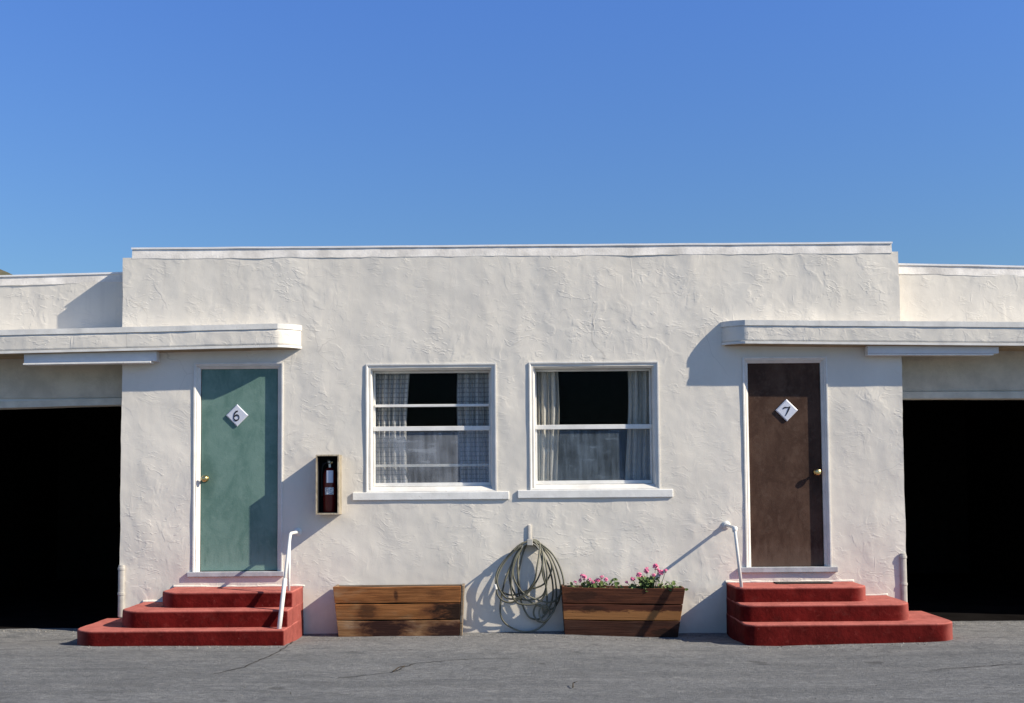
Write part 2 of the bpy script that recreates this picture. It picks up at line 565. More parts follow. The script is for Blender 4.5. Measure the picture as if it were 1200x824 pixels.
xs = axis(-7.2, 7.2, .08, 1500); ys = axis(-8.0, .5, .08, 1500)
mb = MB()
mb.v = [(x, y, ground_z(x, y)) for y in ys for x in xs]
nx = len(xs)
mb.f = [(j * nx + i, j * nx + i + 1, (j + 1) * nx + i + 1, (j + 1) * nx + i) for j in range(len(ys) - 1) for i in range(nx - 1)]
mb.mi = [0] * len(mb.f)
g = mb.build('ground', M['asphalt'], smooth=True, fix=False)
tag(g, kind='structure')


def ribbon(name, pts, w, seed):
    rnd = random.Random(seed); mb = MB(); vs = []; P = []
    for (a, b) in zip(pts, pts[1:]):
        for k in range(10):
            f = k / 10; P.append((a[0] + (b[0] - a[0]) * f, a[1] + (b[1] - a[1]) * f))
    P.append(pts[-1])
    for i, (x, y) in enumerate(P):
        x += rnd.uniform(-.012, .012); y += rnd.uniform(-.012, .012)
        ww = w * rnd.uniform(.35, 1.1) * min(1, (len(P) - 1 - i) / 6 + .15)
        q = P[min(i + 1, len(P) - 1)]; r_ = P[max(i - 1, 0)]
        d = Vector((q[0] - r_[0], q[1] - r_[1])); d.normalize()
        vs += [(x - d.y * ww, y + d.x * ww, 0), (x + d.y * ww, y - d.x * ww, 0)]
    vs = [(x, y, ground_z(x, y) + .004) for x, y, z in vs]
    mb.add(vs, [(2 * i, 2 * i + 1, 2 * i + 3, 2 * i + 2) for i in range(len(P) - 1)])
    return tag(mb.build(name, M['crack'], fix=False), kind='structure')


ribbon('ground_crack', [(-2.05, -.62), (-2.03, -1.0), (-2.06, -1.5), (-2.16, -2.1), (-2.34, -2.45)], .008, 1)
ribbon('ground_crack', [(-1.35, -2.6), (-.95, -2.35), (-.80, -1.95), (-.30, -1.75), (.10, -1.72)], .007, 2)
ribbon('ground_crack', [(3.2, -2.4), (3.9, -2.2), (4.6, -2.35), (5.3, -2.2)], .006, 3)
ribbon('ground_crack', [(-5.1, -2.1), (-4.6, -2.0), (-4.2, -2.08)], .012, 4)

# distant hill beyond the left wing
mb = MB(); n = 120; vs = []
for j in range(12):
    for i in range(n):
        x = -520 + i * 4; yy = 220 + j * 16
        rid = max(0, 1 - abs(j - 5) / 5.5)
        hx = 62.9 * sst(-60, -150, x) + 22 * sst(-160, -420, x)
        z = hx * (rid ** .7) + (1.2 * N3(x, yy, 0, .05) + .8 * N3(x, yy, 0, .2)) * rid - 1
        vs.append((x, yy, z))
mb.add(vs, [(j * n + i, j * n + i + 1, (j + 1) * n + i + 1, (j + 1) * n + i) for j in range(11) for i in range(n - 1)])
tag(mb.build('hills', M['hill'], fix=False, smooth=True), kind='structure')

# ------------------------------------------------------------------ the motel building
HX = 3.885            # half width of the middle block
TOP = 3.763
bld = empty('motel_building')
tag(bld, 'low white stucco motel building with flat roof, two doors, two windows and dark garage openings', 'building')

HOLES = [(-3.135, -2.308, .60, 2.665), (2.332, 3.11, .60, 2.680), (-1.405, -.20, 1.40, 2.630), (.215, 1.42, 1.41, 2.635)]


def fy(x, z):
    d = .0060 * N3(x, 0, z, 1.1) + .0030 * N3(x, 2, z, 3.2) + .0012 * N3(x, 5, z, 8)
    return d


def grid_lines(a, b, step, marks):
    ls = [a, b] + [q for q in marks if a < q < b]
    ls = sorted(set(ls)); out = []
    for p, q in zip(ls, ls[1:]):
        n = max(1, round((q - p) / step))
        out += [p + (q - p) * k / n for k in range(n)]
    return out + [b]


def stucco_sheet(mb, x0, x1, z0, z1, Y, holes=(), step=.03, topfn=None, edge=()):
    xs = grid_lines(x0, x1, step, [h for q in holes for h in q[:2]])
    zs = grid_lines(z0, z1, step, [h for q in holes for h in q[2:]])
    idx = {}; vs = []
    def vid(i, j):
        if (i, j) not in idx:
            x, z = xs[i], zs[j]
            X = x; Z = z
            if x in edge: X += .007 * N3(1, 0, z, 2.5) + .003 * N3(4, 0, z, 9)
            if topfn: Z = z0 + (z - z0) / (z1 - z0) * (topfn(x) - z0)
            if j == len(zs) - 1: Z += .004 * N3(x, 7, 0, 3)
            idx[(i, j)] = len(vs); vs.append((X, Y + fy(x, z), Z))
        return idx[(i, j)]
    fs = []
    for i in range(len(xs) - 1):
        for j in range(len(zs) - 1):
            cx, cz = (xs[i] + xs[i + 1]) / 2, (zs[j] + zs[j + 1]) / 2
            if any(h[0] < cx < h[1] and h[2] < cz < h[3] for h in holes): continue
            fs.append((vid(i, j), vid(i + 1, j), vid(i + 1, j + 1), vid(i, j + 1)))
    mb.add(vs, fs)
    return xs, zs


mb = MB()
stucco_sheet(mb, -HX, HX, -.15, TOP, 0, HOLES, .03, edge=(-HX, HX))
# returns at both ends and parapet top
zs = grid_lines(-.15, TOP, .03, [h for q in HOLES for h in q[2:]])
for sgn in (-1, 1):
    x = sgn * HX; vs = []; yl = [None, .012, .06, .2, .45, 1.0, 6.0]
    for z in zs:
        ex = x + .007 * N3(1, 0, z, 2.5) + .003 * N3(4, 0, z, 9)
        zz = z + (.004 * N3(x, 7, 0, 3) if z == zs[-1] else 0)
        for y in yl:
            if y is None: vs.append((ex, fy(x, z), zz))
            else: vs.append((ex + sgn * .004 * sst(0, .05, y) + .004 * N3(0, y, z, 2), y, zz))
    k = len(yl)
    mb.add(vs, [(j * k + i, j * k + i + 1, (j + 1) * k + i + 1, (j + 1) * k + i) for j in range(len(zs) - 1) for i in range(k - 1)])
mb.box(-HX + .012, HX - .012, .012, .30, TOP - .3, TOP - .003)
wall = mb.build('wall', M['stucco'], bld, smooth=True, fix=False)

# parapet curb and metal cap of the middle block
def curb(x0, x1, Y, zb, zt, name='parapet_curb', slope=0.0, depth=.22):
    n = int((x1 - x0) / .05)
    mb = MB(); vs = []
    for i in range(n + 1):
        x = x0 + (x1 - x0) * i / n; dz = -slope * (abs(x) - HX)
        w = .005 * N3(x, Y, 1, 2.0) + .003 * N3(x, Y, 9, 7)
        vs += [(x, Y - .004 + w, zb + dz - .014 + 2.2 * w + .006 * N3(x, 0, 0, 3, 3) + .003 * N3(x, 0, 0, 13, 3)), (x, Y + .006 - w, zt + dz), (x, Y + depth, zt + dz), (x, Y + depth, zb + dz - .004)]
    fs = [(4 * i + a, 4 * (i + 1) + a, 4 * (i + 1) + (a + 1) % 4, 4 * i + (a + 1) % 4) for i in range(n) for a in range(4)]
    fs += [(0, 1, 2, 3), (4 * n, 4 * n + 3, 4 * n + 2, 4 * n + 1)]
    mb.add(vs, fs)
    c = mb.build(name, M['felt'], bld)
    mb = MB(); vs = []
    for i in range(n + 1):
        x = x0 - .008 + (x1 - x0 + .016) * i / n; dz = -slope * (abs(x) - HX) + .002 * N3(x, 3, 0, 2.5)
        vs += [(x, Y - .005, zt + dz - .002), (x, Y - .005, zt + dz + .016), (x, Y + depth + .01, zt + dz + .014), (x, Y + depth + .01, zt + dz + .003), (x, Y + .002, zt + dz + .003)]
    fs = [(5 * i + a, 5 * (i + 1) + a, 5 * (i + 1) + (a + 1) % 5, 5 * i + (a + 1) % 5) for i in range(n) for a in range(5)]
    fs += [(0, 1, 2, 3, 4), tuple(5 * n + a for a in (4, 3, 2, 1, 0))]
    mb.add(vs, fs)
    mb.build('cap_flashing', M['cap'], c)


curb(-3.795, 3.82, .0, TOP, 3.848)
mb = MB(); mb.box(-HX + .02, HX - .02, .30, 6.0, 3.35, 3.42)
mb.box(-7.2, -HX - .02, .75, 6.0, 3.15, 3.22); mb.box(HX + .02, 7.2, .75, 6.0, 3.15, 3.22)
mb.build('roof', M['roof'], bld)
# back wall and interior shell of the rooms
mb = MB(); mb.box(-7.2, 7.2, 6.0, 6.15, -.15, 3.6)
mb.build('back_wall', M['stucco'], bld)
mb = MB()
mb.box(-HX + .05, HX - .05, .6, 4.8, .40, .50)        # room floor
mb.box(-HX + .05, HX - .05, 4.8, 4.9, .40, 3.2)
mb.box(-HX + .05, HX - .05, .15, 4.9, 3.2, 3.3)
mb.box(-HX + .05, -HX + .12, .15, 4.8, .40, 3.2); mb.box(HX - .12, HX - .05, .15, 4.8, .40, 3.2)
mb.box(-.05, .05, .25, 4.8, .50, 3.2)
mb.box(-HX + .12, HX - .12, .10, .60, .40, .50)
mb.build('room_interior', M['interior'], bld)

# wings with garage openings
LINT = 2.307; WY = .256; GEND = 6.9; WEND = 7.25
for s in (-1, 1):
    tf = (lambda x: 3.577 - .02 * (abs(x) - HX)) if s < 0 else (lambda x: 3.600 - .028 * (abs(x) - HX))
    mb = MB()
    a, b = sorted((s * (HX + .004), s * WEND))
    stucco_sheet(mb, a, b, LINT - .01, 3.58, WY, (), .035, topfn=tf)
    a2, b2 = sorted((s * GEND, s * WEND))
    mb.box(a2, b2, WY + .006, 6.0, -.15, LINT - .012)
    a3, b3 = sorted((s * (HX + .03), s * (WEND - .005)))
    mb.box(a3, b3, WY + .03, WY + .22, LINT + .01, 3.50)
    x = s * WEND; mb.add([(x, WY, LINT - .01), (x, 6, LINT - .01), (x, 6, 3.4), (x, WY, tf(x))], [(0, 1, 2, 3)])
    w = mb.build('garage_wall', M['stucco'], bld, smooth=False, fix=False)
    mp = MB(); mp.box(*sorted((s * (HX + .012), s * (GEND + .05))), WY - .012, WY + .02, LINT + .07, 2.79)
    mp.build('lintel_panel', M['cream'], w)
    a, b = sorted((s * (HX + .012), s * (GEND + .05)))
    m2 = MB(); vs = []
    n = 30
    for i in range(n + 1):
        x = a + (b - a) * i / n; zb = (2.306 - (abs(x) - HX) * (.021 if s < 0 else .008)) ; w_ = .002 * N3(x, 1, s, 3)
        vs += [(x, WY - .022, zb + w_), (x, WY - .022, zb + .068 + w_), (x, WY + .22, zb + .068), (x, WY + .22, zb + w_)]
    m2.add(vs, [(4 * i + q, 4 * (i + 1) + q, 4 * (i + 1) + (q + 1) % 4, 4 * i + (q + 1) % 4) for i in range(n) for q in range(4)] + [(0, 1, 2, 3), (4 * n, 4 * n + 3, 4 * n + 2, 4 * n + 1)])
    m2.build('lintel_board', M['cream2'], w)
    curb(*sorted((s * (HX + .02), s * (WEND - .08))), WY, tf(HX), tf(HX) + (.076 if s < 0 else .080), slope=.02 if s < 0 else .028)
    # garage interior
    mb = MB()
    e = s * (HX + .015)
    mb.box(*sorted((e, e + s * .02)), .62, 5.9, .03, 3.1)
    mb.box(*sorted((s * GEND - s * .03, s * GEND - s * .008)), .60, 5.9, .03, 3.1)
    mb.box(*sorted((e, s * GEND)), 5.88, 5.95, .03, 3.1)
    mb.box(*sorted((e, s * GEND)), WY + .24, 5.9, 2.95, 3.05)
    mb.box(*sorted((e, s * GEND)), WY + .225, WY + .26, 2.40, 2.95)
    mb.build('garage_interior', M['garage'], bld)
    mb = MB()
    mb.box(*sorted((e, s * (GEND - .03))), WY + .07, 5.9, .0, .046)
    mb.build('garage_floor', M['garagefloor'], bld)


# canopies: plan outline with one rounded end, several bands
def canopy(s):
    zb = lambda x: 2.833 - .0158 * (abs(x) - 2.06)
    def outline(grow=0.0, back=.012):
        r = .185 + grow; cx, cy = 2.285, .005
        pts = []
        x = 7.25 + grow
        while x > cx + .02: pts.append((x, cy - r + .0)); x -= .04
        A = Vector((cx + .01, cy - r)); B = Vector((cx - r, cy - .015)); Cc = Vector((cx - r * .66, cy - r * .72))
        for k in range(13):
            q = k / 12
            p = A * (1 - q) ** 2 + Cc * 2 * q * (1 - q) + B * q * q
            pts.append((p.x, p.y))
        pts.append((cx - r, back))
        return pts
    def band(mb, z0, z1, grow, lv=1, wob=0.0, mi=0, top=True):
        o = outline(grow); n = len(o); vs = []
        for j in range(lv + 1):
            for i, (x, y) in enumerate(o):
                z = zb(x) + z0 + (z1 - z0) * j / lv
                if i < n - 1:
                    d = wob * (N3(x, y, z, 2.5, s) + .6 * N3(x, y, z, 9, s))
                else: d = 0
                q = Vector((x - 2.285, y - .005, 0)) if x < 2.295 else Vector((0, -1, 0))
                q.normalize()
                vs.append((s * (x + q.x * d), y + q.y * d, z + .4 * d))
        fs = [(j * n + i, j * n + i + 1, (j + 1) * n + i + 1, (j + 1) * n + i) for j in range(lv) for i in range(n - 1)]
        b0 = len(vs)
        # back edge: follows the block then steps back to the wing
        for z in (z0, z1):
            vs += [(s * (HX - .01), .012, zb(HX) + z), (s * (HX - .01), WY + .012, zb(HX) + z), (s * (7.25 + grow), WY + .012, zb(7.25) + z)]
        lo = list(range(n)) + [b0, b0 + 1, b0 + 2]
        hi = [lv * n + i for i in range(n)] + [b0 + 3, b0 + 4, b0 + 5]
        fs.append(tuple(lo)); fs.append(tuple(hi))
        fs.append((0, b0 + 2, b0 + 5, lv * n))
        mb.add(vs, fs, mi)
    mb = MB(); band(mb, .020, .180, 0.0, 6, .005)
    c = mb.build('canopy', M['stucco'], bld)
    for p in c.data.polygons: p.use_smooth = p.area < .01
    mb = MB(); band(mb, .180, .232, .009, 1, .003)
    mb.build('drip_edge', M['trim'], c)
    mb = MB(); band(mb, .0, .022, .006, 1, .002)
    mb.build('bottom_trim', M['trim'], c)
    mb = MB(); band(mb, -.006, .002, -.03, 1, 0)
    mb.build('soffit', M['soffit'], c)
    return c


canopy(-1); canopy(1)


# bevelled casing like a picture frame; sides: list of 'l','r','t','b'
def casing(x0, x1, z0, z1, w, yf, yb, depth, sides='lrt', lip=.012):
    """outer rectangle x0..x1,z0..z1; width w; front yf, inner edge yb, then a reveal to depth"""
    mb = MB()
    prof = [(-.0, .02), (-.0, yf), (lip, yf), (w, yb), (w, depth)]
    def pt(side, k, end):
        off, y = prof[k]
        L, Rr, T, B = x0 + off, x1 - off, z1 - off, (z0 + off if 'b' in sides else z0)
        if side == 'l': return (L, y, B if end == 0 else T)
        if side == 'r': return (Rr, y, B if end == 0 else T)
        if side == 't': return (L if end == 0 else Rr, y, T)
        if side == 'b': return (L if end == 0 else Rr, y, B)
    for sd in sides:
        vs = []; n = 8
        for k in range(len(prof)):
            a = Vector(pt(sd, k, 0)); b = Vector(pt(sd, k, 1))
            for q in range(n + 1):
                p = a.lerp(b, q / n)
                j = .0015 * N3(p.x, k, p.z, 3)
                vs.append((p.x + j, p.y, p.z + j))
        fs = [(k * (n + 1) + q, k * (n + 1) + q + 1, (k + 1) * (n + 1) + q + 1, (k + 1) * (n + 1) + q) for k in range(len(prof) - 1) for q in range(n)]
        mb.add(vs, fs)
    return mb


# doors
def number_plate(parent, digit, cx, cz, Y, label):
    h = .112; mb = MB(); t_ = .017
    vs = []
    for (r, y) in ((h, Y - .004), (h, Y - t_ * .6), (h * .88, Y - t_)):
        vs += [(cx, y, cz + r), (cx + r, y, cz), (cx, y, cz - r), (cx - r, y, cz)]
    fs = [(4 * k + i, 4 * k + (i + 1) % 4, 4 * k + 4 + (i + 1) % 4, 4 * k + 4 + i) for k in range(2) for i in range(4)] + [(8, 9, 10, 11), (3, 2, 1, 0)]
    mb.add(vs, fs)
    st = {'6': [(.10, .46), (-.10, .38), (-.26, .16), (-.33, -.10), (-.32, -.36), (-.20, -.52), (-.02, -.55), (.17, -.43), (.24, -.22), (.16, -.04), (.0, .03), (-.17, -.04), (-.29, -.20)],
          '7': [(-.36, .16), (-.30, .24), (-.15, .30), (.10, .30), (.34, .36), (.26, .22), (.17, .02), (.03, -.28), (-.15, -.60)]}[digit]
    S = .088
    P = [Vector((cx + a * S * 1.05, Y - t_ - .001, cz + b * S * 1.05)) for a, b in st]
    P = catmull(P, 4)
    w = [.0058 * (1.0 + .35 * math.sin(i * .35)) for i in range(len(P))]
    vs = []; fs = []
    for i, p in enumerate(P):
        a = P[max(0, i - 1)]; b = P[min(len(P) - 1, i + 1)]; d = (b - a).normalized(); nrm = Vector((-d.z, 0, d.x))
        for sg in (1, -1):
            for y in (0, -.0025):
                q = p + nrm * sg * w[i]; vs.append((q.x, q.y + y, q.z))
    for i in range(len(P) - 1):
        o = 4 * i
        for a, b in ((0, 1), (1, 3), (3, 2), (2, 0)): fs.append((o + a, o + b, o + 4 + b, o + 4 + a))
    fs += [(0, 1, 3, 2), (len(vs) - 4, len(vs) - 2, len(vs) - 1, len(vs) - 3)]
    mb.add(vs, fs, 1)
    o = mb.build('number_plate', [M['plate'], M['digit']], parent, fix=True)
    o['label'] = label


def catmull(P, n=6, closed=False):
    out = []
    L = len(P)
    rng = range(L if closed else L - 1)
    for i in rng:
        if closed: a, b, c, d = P[i - 1], P[i], P[(i + 1) % L], P[(i + 2) % L]
        else: a, b, c, d = P[max(0, i - 1)], P[i], P[i + 1], P[min(L - 1, i + 2)]
        for k in range(n):
            t = k / n
            out.append(.5 * ((2 * b) + (c - a) * t + (2 * a - 5 * b + 4 * c - d) * t * t + (3 * b - a - 3 * c + d) * t ** 3))
    if not closed: out.append(P[-1])
    return out


def door(x0, x1, z1, matl, digit, pc, kx, kz, lab, plab):
    DY = .048
    mb = MB(); mb.box(x0 + .004, x1 - .004, DY, DY + .045, .632, z1 - .004)
    d = mb.build('door', matl, bld, bevel=.002)
    d['label'] = lab
    number_plate(d, digit, pc[0], pc[1], DY, plab)
    rot = Matrix.Translation((kx, DY, kz)) @ Matrix.Rotation(math.pi / 2, 4, 'X')
    mb = MB()
    mb.lathe([(.001, .0), (.032, .001), (.033, .006), (.014, .012), (.012, .036), (.020, .042), (.030, .052), (.031, .057), (.027, .064), (.012, .068), (.001, .069)], 20, mat=rot)
    mb.build('door_knob', M['brass'], d, smooth=True)


door(-3.105, -2.338, 2.651, M['green'], '6', (-2.743, 2.174), -3.055, 1.545, 'green painted door', 'diamond plate with the number 6')
door(2.357, 3.083, 2.667, M['brown'], '7', (2.742, 2.182), 3.03, 1.562, 'brown painted door', 'diamond plate with the number 7')
casing(-3.165, -2.278, .62, 2.697, .058, -.012, .034, .09).build('door_frame', M['trim'], bld, fix=False)
casing(2.30, 3.143, .622, 2.712, .058, -.012, .034, .09).build('door_frame', M['trim'], bld, fix=False)
mb = MB(); mb.box(-3.215, -2.262, -.030, .047, .578, .626); mb.build('door_sill', M['sill'], bld, bevel=.005)
mb = MB(); mb.box(2.225, 3.20, -.030, .047, .578, .629); mb.build('door_sill', M['sill'], bld, bevel=.005)


# windows
def window(x0, x1, z0, z1, xi0, xi1, zi0, zi1, sill, meet, muntins, scr, lab):
    w = casing(x0, x1, z0, z1, .058, -.012, .036, .20, 'lrtb').build('window', M['trim'], bld, fix=False)
    w['label'] = lab
    mb = MB(); mb.box(sill[0], sill[1], -.021, .01, sill[2], sill[3] + .004)
    s_ = mb.build('window_sill', M['white'], w, bevel=.006)
    a, b = x0 + .060, x1 - .060; lo, hi = z0 + .06, z1 - .06
    SY = .112
    mb = MB()     # lower sash with screen frame: rails and stiles
    mb.box(a, b, SY - .012, SY + .03, lo, lo + .035)
    mb.box(a, b, SY - .018, SY + .03, meet - .023, meet + .023)
    mb.box(a, a + .018, SY - .004, SY + .026, lo + .035, meet - .023); mb.box(b - .018, b, SY - .004, SY + .026, lo + .035, meet - .023)
    mb.build('lower_sash', M['white'], w, bevel=.003)
    mb = MB()
    mb.box(a, a + .016, SY + .03, SY + .06, meet - .02, hi); mb.box(b - .016, b, SY + .03, SY + .06, meet - .02, hi)
    mb.box(a + .016, b - .016, SY + .03, SY + .06, hi - .02, hi)
    for zz in muntins:
        y0 = SY + .012 if zz > meet else SY + .034
        mb.box(a + .017, b - .017, y0, SY + .058, zz - .013, zz + .013)
    mb.build('upper_sash', M['white'], w, bevel=.002)
    mb = MB(); mb.box(a + .018, b - .018, SY + .040, SY + .043, meet - .02, hi - .02)
    mb.build('pane', M['glass'], w)
    mb = MB(); mb.box(a + .018, b - .018, SY + .022, SY + .025, lo + .03, meet - .026)
    mb.build('pane', M['glass'], w)
    mb = MB(); v_ = [(a + .018, SY + .004, lo + .034), (b - .018, SY + .004, lo + .034), (b - .018, SY + .004, meet - .027), (a + .018, SY + .004, meet - .027)]
    mb.add(v_, [(0, 1, 2, 3)])
    mb.build('insect_screen', scr, w, fix=False)
    # blocking between the casing and the room
    return w


window(-1.452, -.155, 1.392, 2.672, -1.383, -.217, 1.413, 2.611, (-1.585, -.035, 1.318, 1.392), 2.030, (2.263, 1.660), M['screen1'], 'window with slim bars across it')
window(.172, 1.462, 1.402, 2.678, .234, 1.399, 1.43, 2.615, (.05, 1.588, 1.326, 1.402), 2.034, (), M['screen2'], 'window without bars')


# ------------------------------------------------------------------ curtains (each hangs on its own)
def curtain(x0, x1, z0, z1, y, pleats, amp, matl, label, seed, trim=None):
    rnd = random.Random(seed)
    nu, nv = 110, 26; mb = MB(); vs = []; uvs = []
    ph = [rnd.uniform(-.5, .5) for _ in range(40)]
    for j in range(nv + 1):
        tz = j / nv; z = z0 + (z1 - z0) * tz
        fl = 1.0 - .12 * math.sin(tz * 3.0) * .5
        for i in range(nu + 1):
            tu = i / nu
            a = tu * pleats * 2 * math.pi + .8 * N3(tu * 4, tz * 1.3, seed, 1)
            k = amp * (.65 + .5 * (.5 + N3(tu * 5, seed, tz * 1.5)))
            wx = (x1 - x0) * (tu if trim is None else tu)
            side = .020 * math.sin(tz * 4 + seed) * (tu if trim == 'l' else (1 - tu))
            vs.append((x0 + wx + side + .012 * math.sin(a * .5 + tz), y + k * math.sin(a) + .01 * N3(tu * 9, tz * 4, seed), z))
            uvs.append((tu * (x1 - x0) * 1.9, z))
    fs = [(j * (nu + 1) + i, j * (nu + 1) + i + 1, (j + 1) * (nu + 1) + i + 1, (j + 1) * (nu + 1) + i) for j in range(nv) for i in range(nu)]
    mb.add(vs, fs)
    o = mb.build('curtain', matl, smooth=True, fix=False)
    uvl = o.data.uv_layers.new(name='UVMap')
    for lp in o.data.loops: uvl.data[lp.index].uv = uvs[lp.vertex_index]
    sm = o.modifiers.new('thickness', 'SOLIDIFY'); sm.thickness = .002
    tag(o, label, 'curtain', 'curtains in the two windows')
    return o


curtain(-1.385, -1.055, 1.40, 2.66, .205, 6, .022, M['plaid'], 'checked grey curtain at the left side of the barred window', 3, 'l')
curtain(-.545, -.215, 1.40, 2.66, .205, 6, .022, M['plaid'], 'checked grey curtain at the right side of the barred window', 8, 'r')
curtain(.235, .468, 1.40, 2.66, .205, 5, .022, M['stripe'], 'plain pale curtain at the left side of the window without bars', 5, 'l')
curtain(1.155, 1.41, 1.40, 2.66, .205, 5, .022, M['stripe'], 'plain pale curtain at the right side of the window without bars', 11, 'r')


# ------------------------------------------------------------------ white boxes hung under the canopies
def hung_box(x0, x1, zl, zr, y0, label, lip):
    L = x1 - x0; ang = math.atan2(zr - zl, L)
    o = empty('hanging_fixture', (x0, y0, zl), (0, -ang, 0))
    tag(o, label, 'light fixture', 'white boxes under the canopies')
    mb = MB(); mb.box(0, L, 0, .10, .008, .126); mb.build('housing', M['boxwhite'], o, bevel=.003)
    mb = MB(); mb.box(0 if not lip else .002, L - .05, -.026 if lip else .004, .09, -.010, .006); mb.build('lens_strip', M['white'], o, bevel=.002)
    return o


hung_box(-4.811, -3.503, 2.688, 2.700, -.120, 'long white box fixed under the canopy beside the green door', True)
hung_box(3.518, 4.812, 2.722, 2.711, -.112, 'long white box fixed under the canopy beside the brown door', False)


# ------------------------------------------------------------------ painted steps
def steps(s, data, name_label):
    """data: list of (x_near, x_far, depth, z0, z1, radius_far, radius_near)"""
    root = empty('entrance_steps', (s * 2.9, -.4, 0))
    tag(root, name_label, 'steps', 'red entrance steps')
    ox, oy = s * 2.9, -.4
    for k, (xn, xf, dep, z0, z1, rf, rn) in enumerate(data):
        pts = [(xn, -.012)]
        def arc(cx, cy, r, a0, a1, n=10):
            for i in range(n + 1):
                a = a0 + (a1 - a0) * i / n
                pts.append((cx + r * math.cos(a), cy + r * math.sin(a)))
        # side faces carry a few points so they can wobble
        for q in range(1, 6): pts.append((xn, -.012 - (dep - rn - .012) * q / 6))
        arc(xn + rn, -dep + rn, rn, math.pi, 1.5 * math.pi, 6)
        n = 24
        for q in range(1, n): pts.append((xn + rn + (xf - rf - xn - rn) * q / n, -dep))
        arc(xf - rf, -dep + rf, rf, -math.pi / 2, 0, 12)
        for q in range(1, 5): pts.append((xf, -dep + rf + (dep - rf - .012) * q / 5))
        pts.append((xf, -.012))
        N_ = len(pts); lv = [(z0, 0), (z0 + (z1 - z0) * .35, 0), (z0 + (z1 - z0) * .7, 0), (z1 - .022, 0), (z1 - .012, 0), (z1 - .004, -.003), (z1, -.011)]
        cx = sum(p[0] for p in pts) / N_; cy = -dep * .3
        mb = MB(); vs = []
        for (z, ins) in lv:
            for (x, y) in pts:
                d = Vector((x - cx, y - cy)); d.normalize()
                w = .005 * N3(x, y, z, 5, k) + .003 * N3(x, y, z, 16, k)
                back = y > -.02
                X = x + (0 if back else d.x * w) + (-(1 if x > cx else -1) * abs(ins) if abs(x - xn) < rn * .5 or abs(x - xf) < rf * .5 else 0)
                Y = y + (0 if back else d.y * w + abs(ins) * (1 if y < -dep + rf else 0))
                vs.append((s * X - ox, Y - oy, z + .003 * N3(x, y, 0, 4, k) * (z > z1 - .03)))
        fs = [(j * N_ + i, j * N_ + (i + 1) % N_, (j + 1) * N_ + (i + 1) % N_, (j + 1) * N_ + i) for j in range(len(lv) - 1) for i in range(N_)]
        # tread: fan onto an inner ring keeps the shading even
        fs.append(tuple((len(lv) - 1) * N_ + i for i in range(N_)))
        mb.add(vs, fs)
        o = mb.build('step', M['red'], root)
        at_ = o.data.attributes.new('wear_and_light', 'FLOAT', 'POINT')
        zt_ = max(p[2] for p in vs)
        for i_, p_ in enumerate(o.data.vertices): at_.data[i_].value = max(sst(zt_ - .020, zt_ - .006, p_.co.z), .52 * max(sst(xf - rf * .75, xf - rf * .15, s * (p_.co.x + ox)), sst(xn + rn * .6, xn + rn * .1, s * (p_.co.x + ox)) if rn < .05 else 0))  # tread and nose wear; lighter sides and end corners are painted-in sunlight
        for p in o.data.polygons: p.use_smooth = len(p.vertices) == 4
    return root


steps(-1, [(2.067, 4.01, .95, -.10, .180, .24, .02), (2.070, 3.655, .765, .16, .335, .22, .02), (2.073, 3.345, .535, .31, .480, .20, .02)],
      'three red painted steps below the green door')
steps(1, [(2.095, 4.025, .95, -.10, .190, .22, .10), (2.098, 3.685, .765, .17, .345, .20, .10), (2.101, 3.355, .53, .32, .482, .18, .08)],
      'three red painted steps below the brown door')

# mortar fillet smeared along the joint of wall and top steps
for s_, x0_, x1_, z_ in ((-1, 2.06, 3.36, .482), (-1, 3.37, 3.66, .337), (1, 2.09, 3.36, .484), (1, 3.38, 3.69, .347)):
    mb = MB(); vs = []; n = int((x1_ - x0_) / .012)
    for i in range(n + 1):
        x = s_ * (x0_ + (x1_ - x0_) * i / n)
        k = .25 + .55 * N3(x, 0, z_, 3.5) + .25 * N3(x, 3, z_, 11)
        hgt = .006 + .030 * max(0, k); dpt = .006 + .012 * max(0, k)
        vs += [(x, .005, z_ - .01), (x, -dpt, z_ - .006), (x, -dpt * .7, z_ + hgt * .45), (x, .004, z_ + hgt)]
    mb.add(vs, [(4 * i + q, 4 * (i + 1) + q, 4 * (i + 1) + (q + 1) % 4, 4 * i + (q + 1) % 4) for i in range(n) for q in range(4)] + [(0, 1, 2, 3), (4 * n, 4 * n + 3, 4 * n + 2, 4 * n + 1)])
    mb.build('mortar_joint', M['stucco'], bld, smooth=True)

# doormat
mb = MB(); mb.box(2.55, 3.10, -.22, -.055, .484, .492)
t = NT('rubber_mat'); t.color((.03, .027, .025)).rough(.9); t.bump(t.noise(t.co(), 90, 2), .004); M['mat'] = t.m
tag(mb.build('doormat', M['mat'], bevel=.004), 'thin dark doormat on the top red step by the brown door', 'doormat')

# ------------------------------------------------------------------ handrails
o = empty('handrail', (-2.13, 0, .17))
tag(o, 'white pipe handrail sloping down the red steps of the green door', 'handrail', 'white pipe handrails')
L0 = Vector((-2.13, 0, .17))
def rel(P, b): return [Vector(p) - b for p in P]
top = [(-2.126, .01, 1.012), (-2.124, -.05, 1.012), (-2.122, -.37, 1.016), (-2.121, -.415, 1.005), (-2.121, -.445, .965), (-2.125, -.65, .595)]
MB().tube(rel(top, L0), [.0155] * 6, 12).build('rail', M['white'], o, smooth=True)
MB().tube(rel([(-2.125, -.645, .604), (-2.125, -.65, .595), (-2.129, -.88, .17)], L0), [.021] * 3, 12).build('lower_sleeve', M['white'], o, smooth=True)
MB().tube(rel([(-2.121, -.452, .945), (-2.122, -.462, .70), (-2.122, -.470, .475)], L0), .0135, 10).build('post', M['white'], o, smooth=True)
rt = Matrix.Translation(Vector((-2.126, 0.012, 1.012)) - L0) @ Matrix.Rotation(math.pi / 2, 4, 'X')
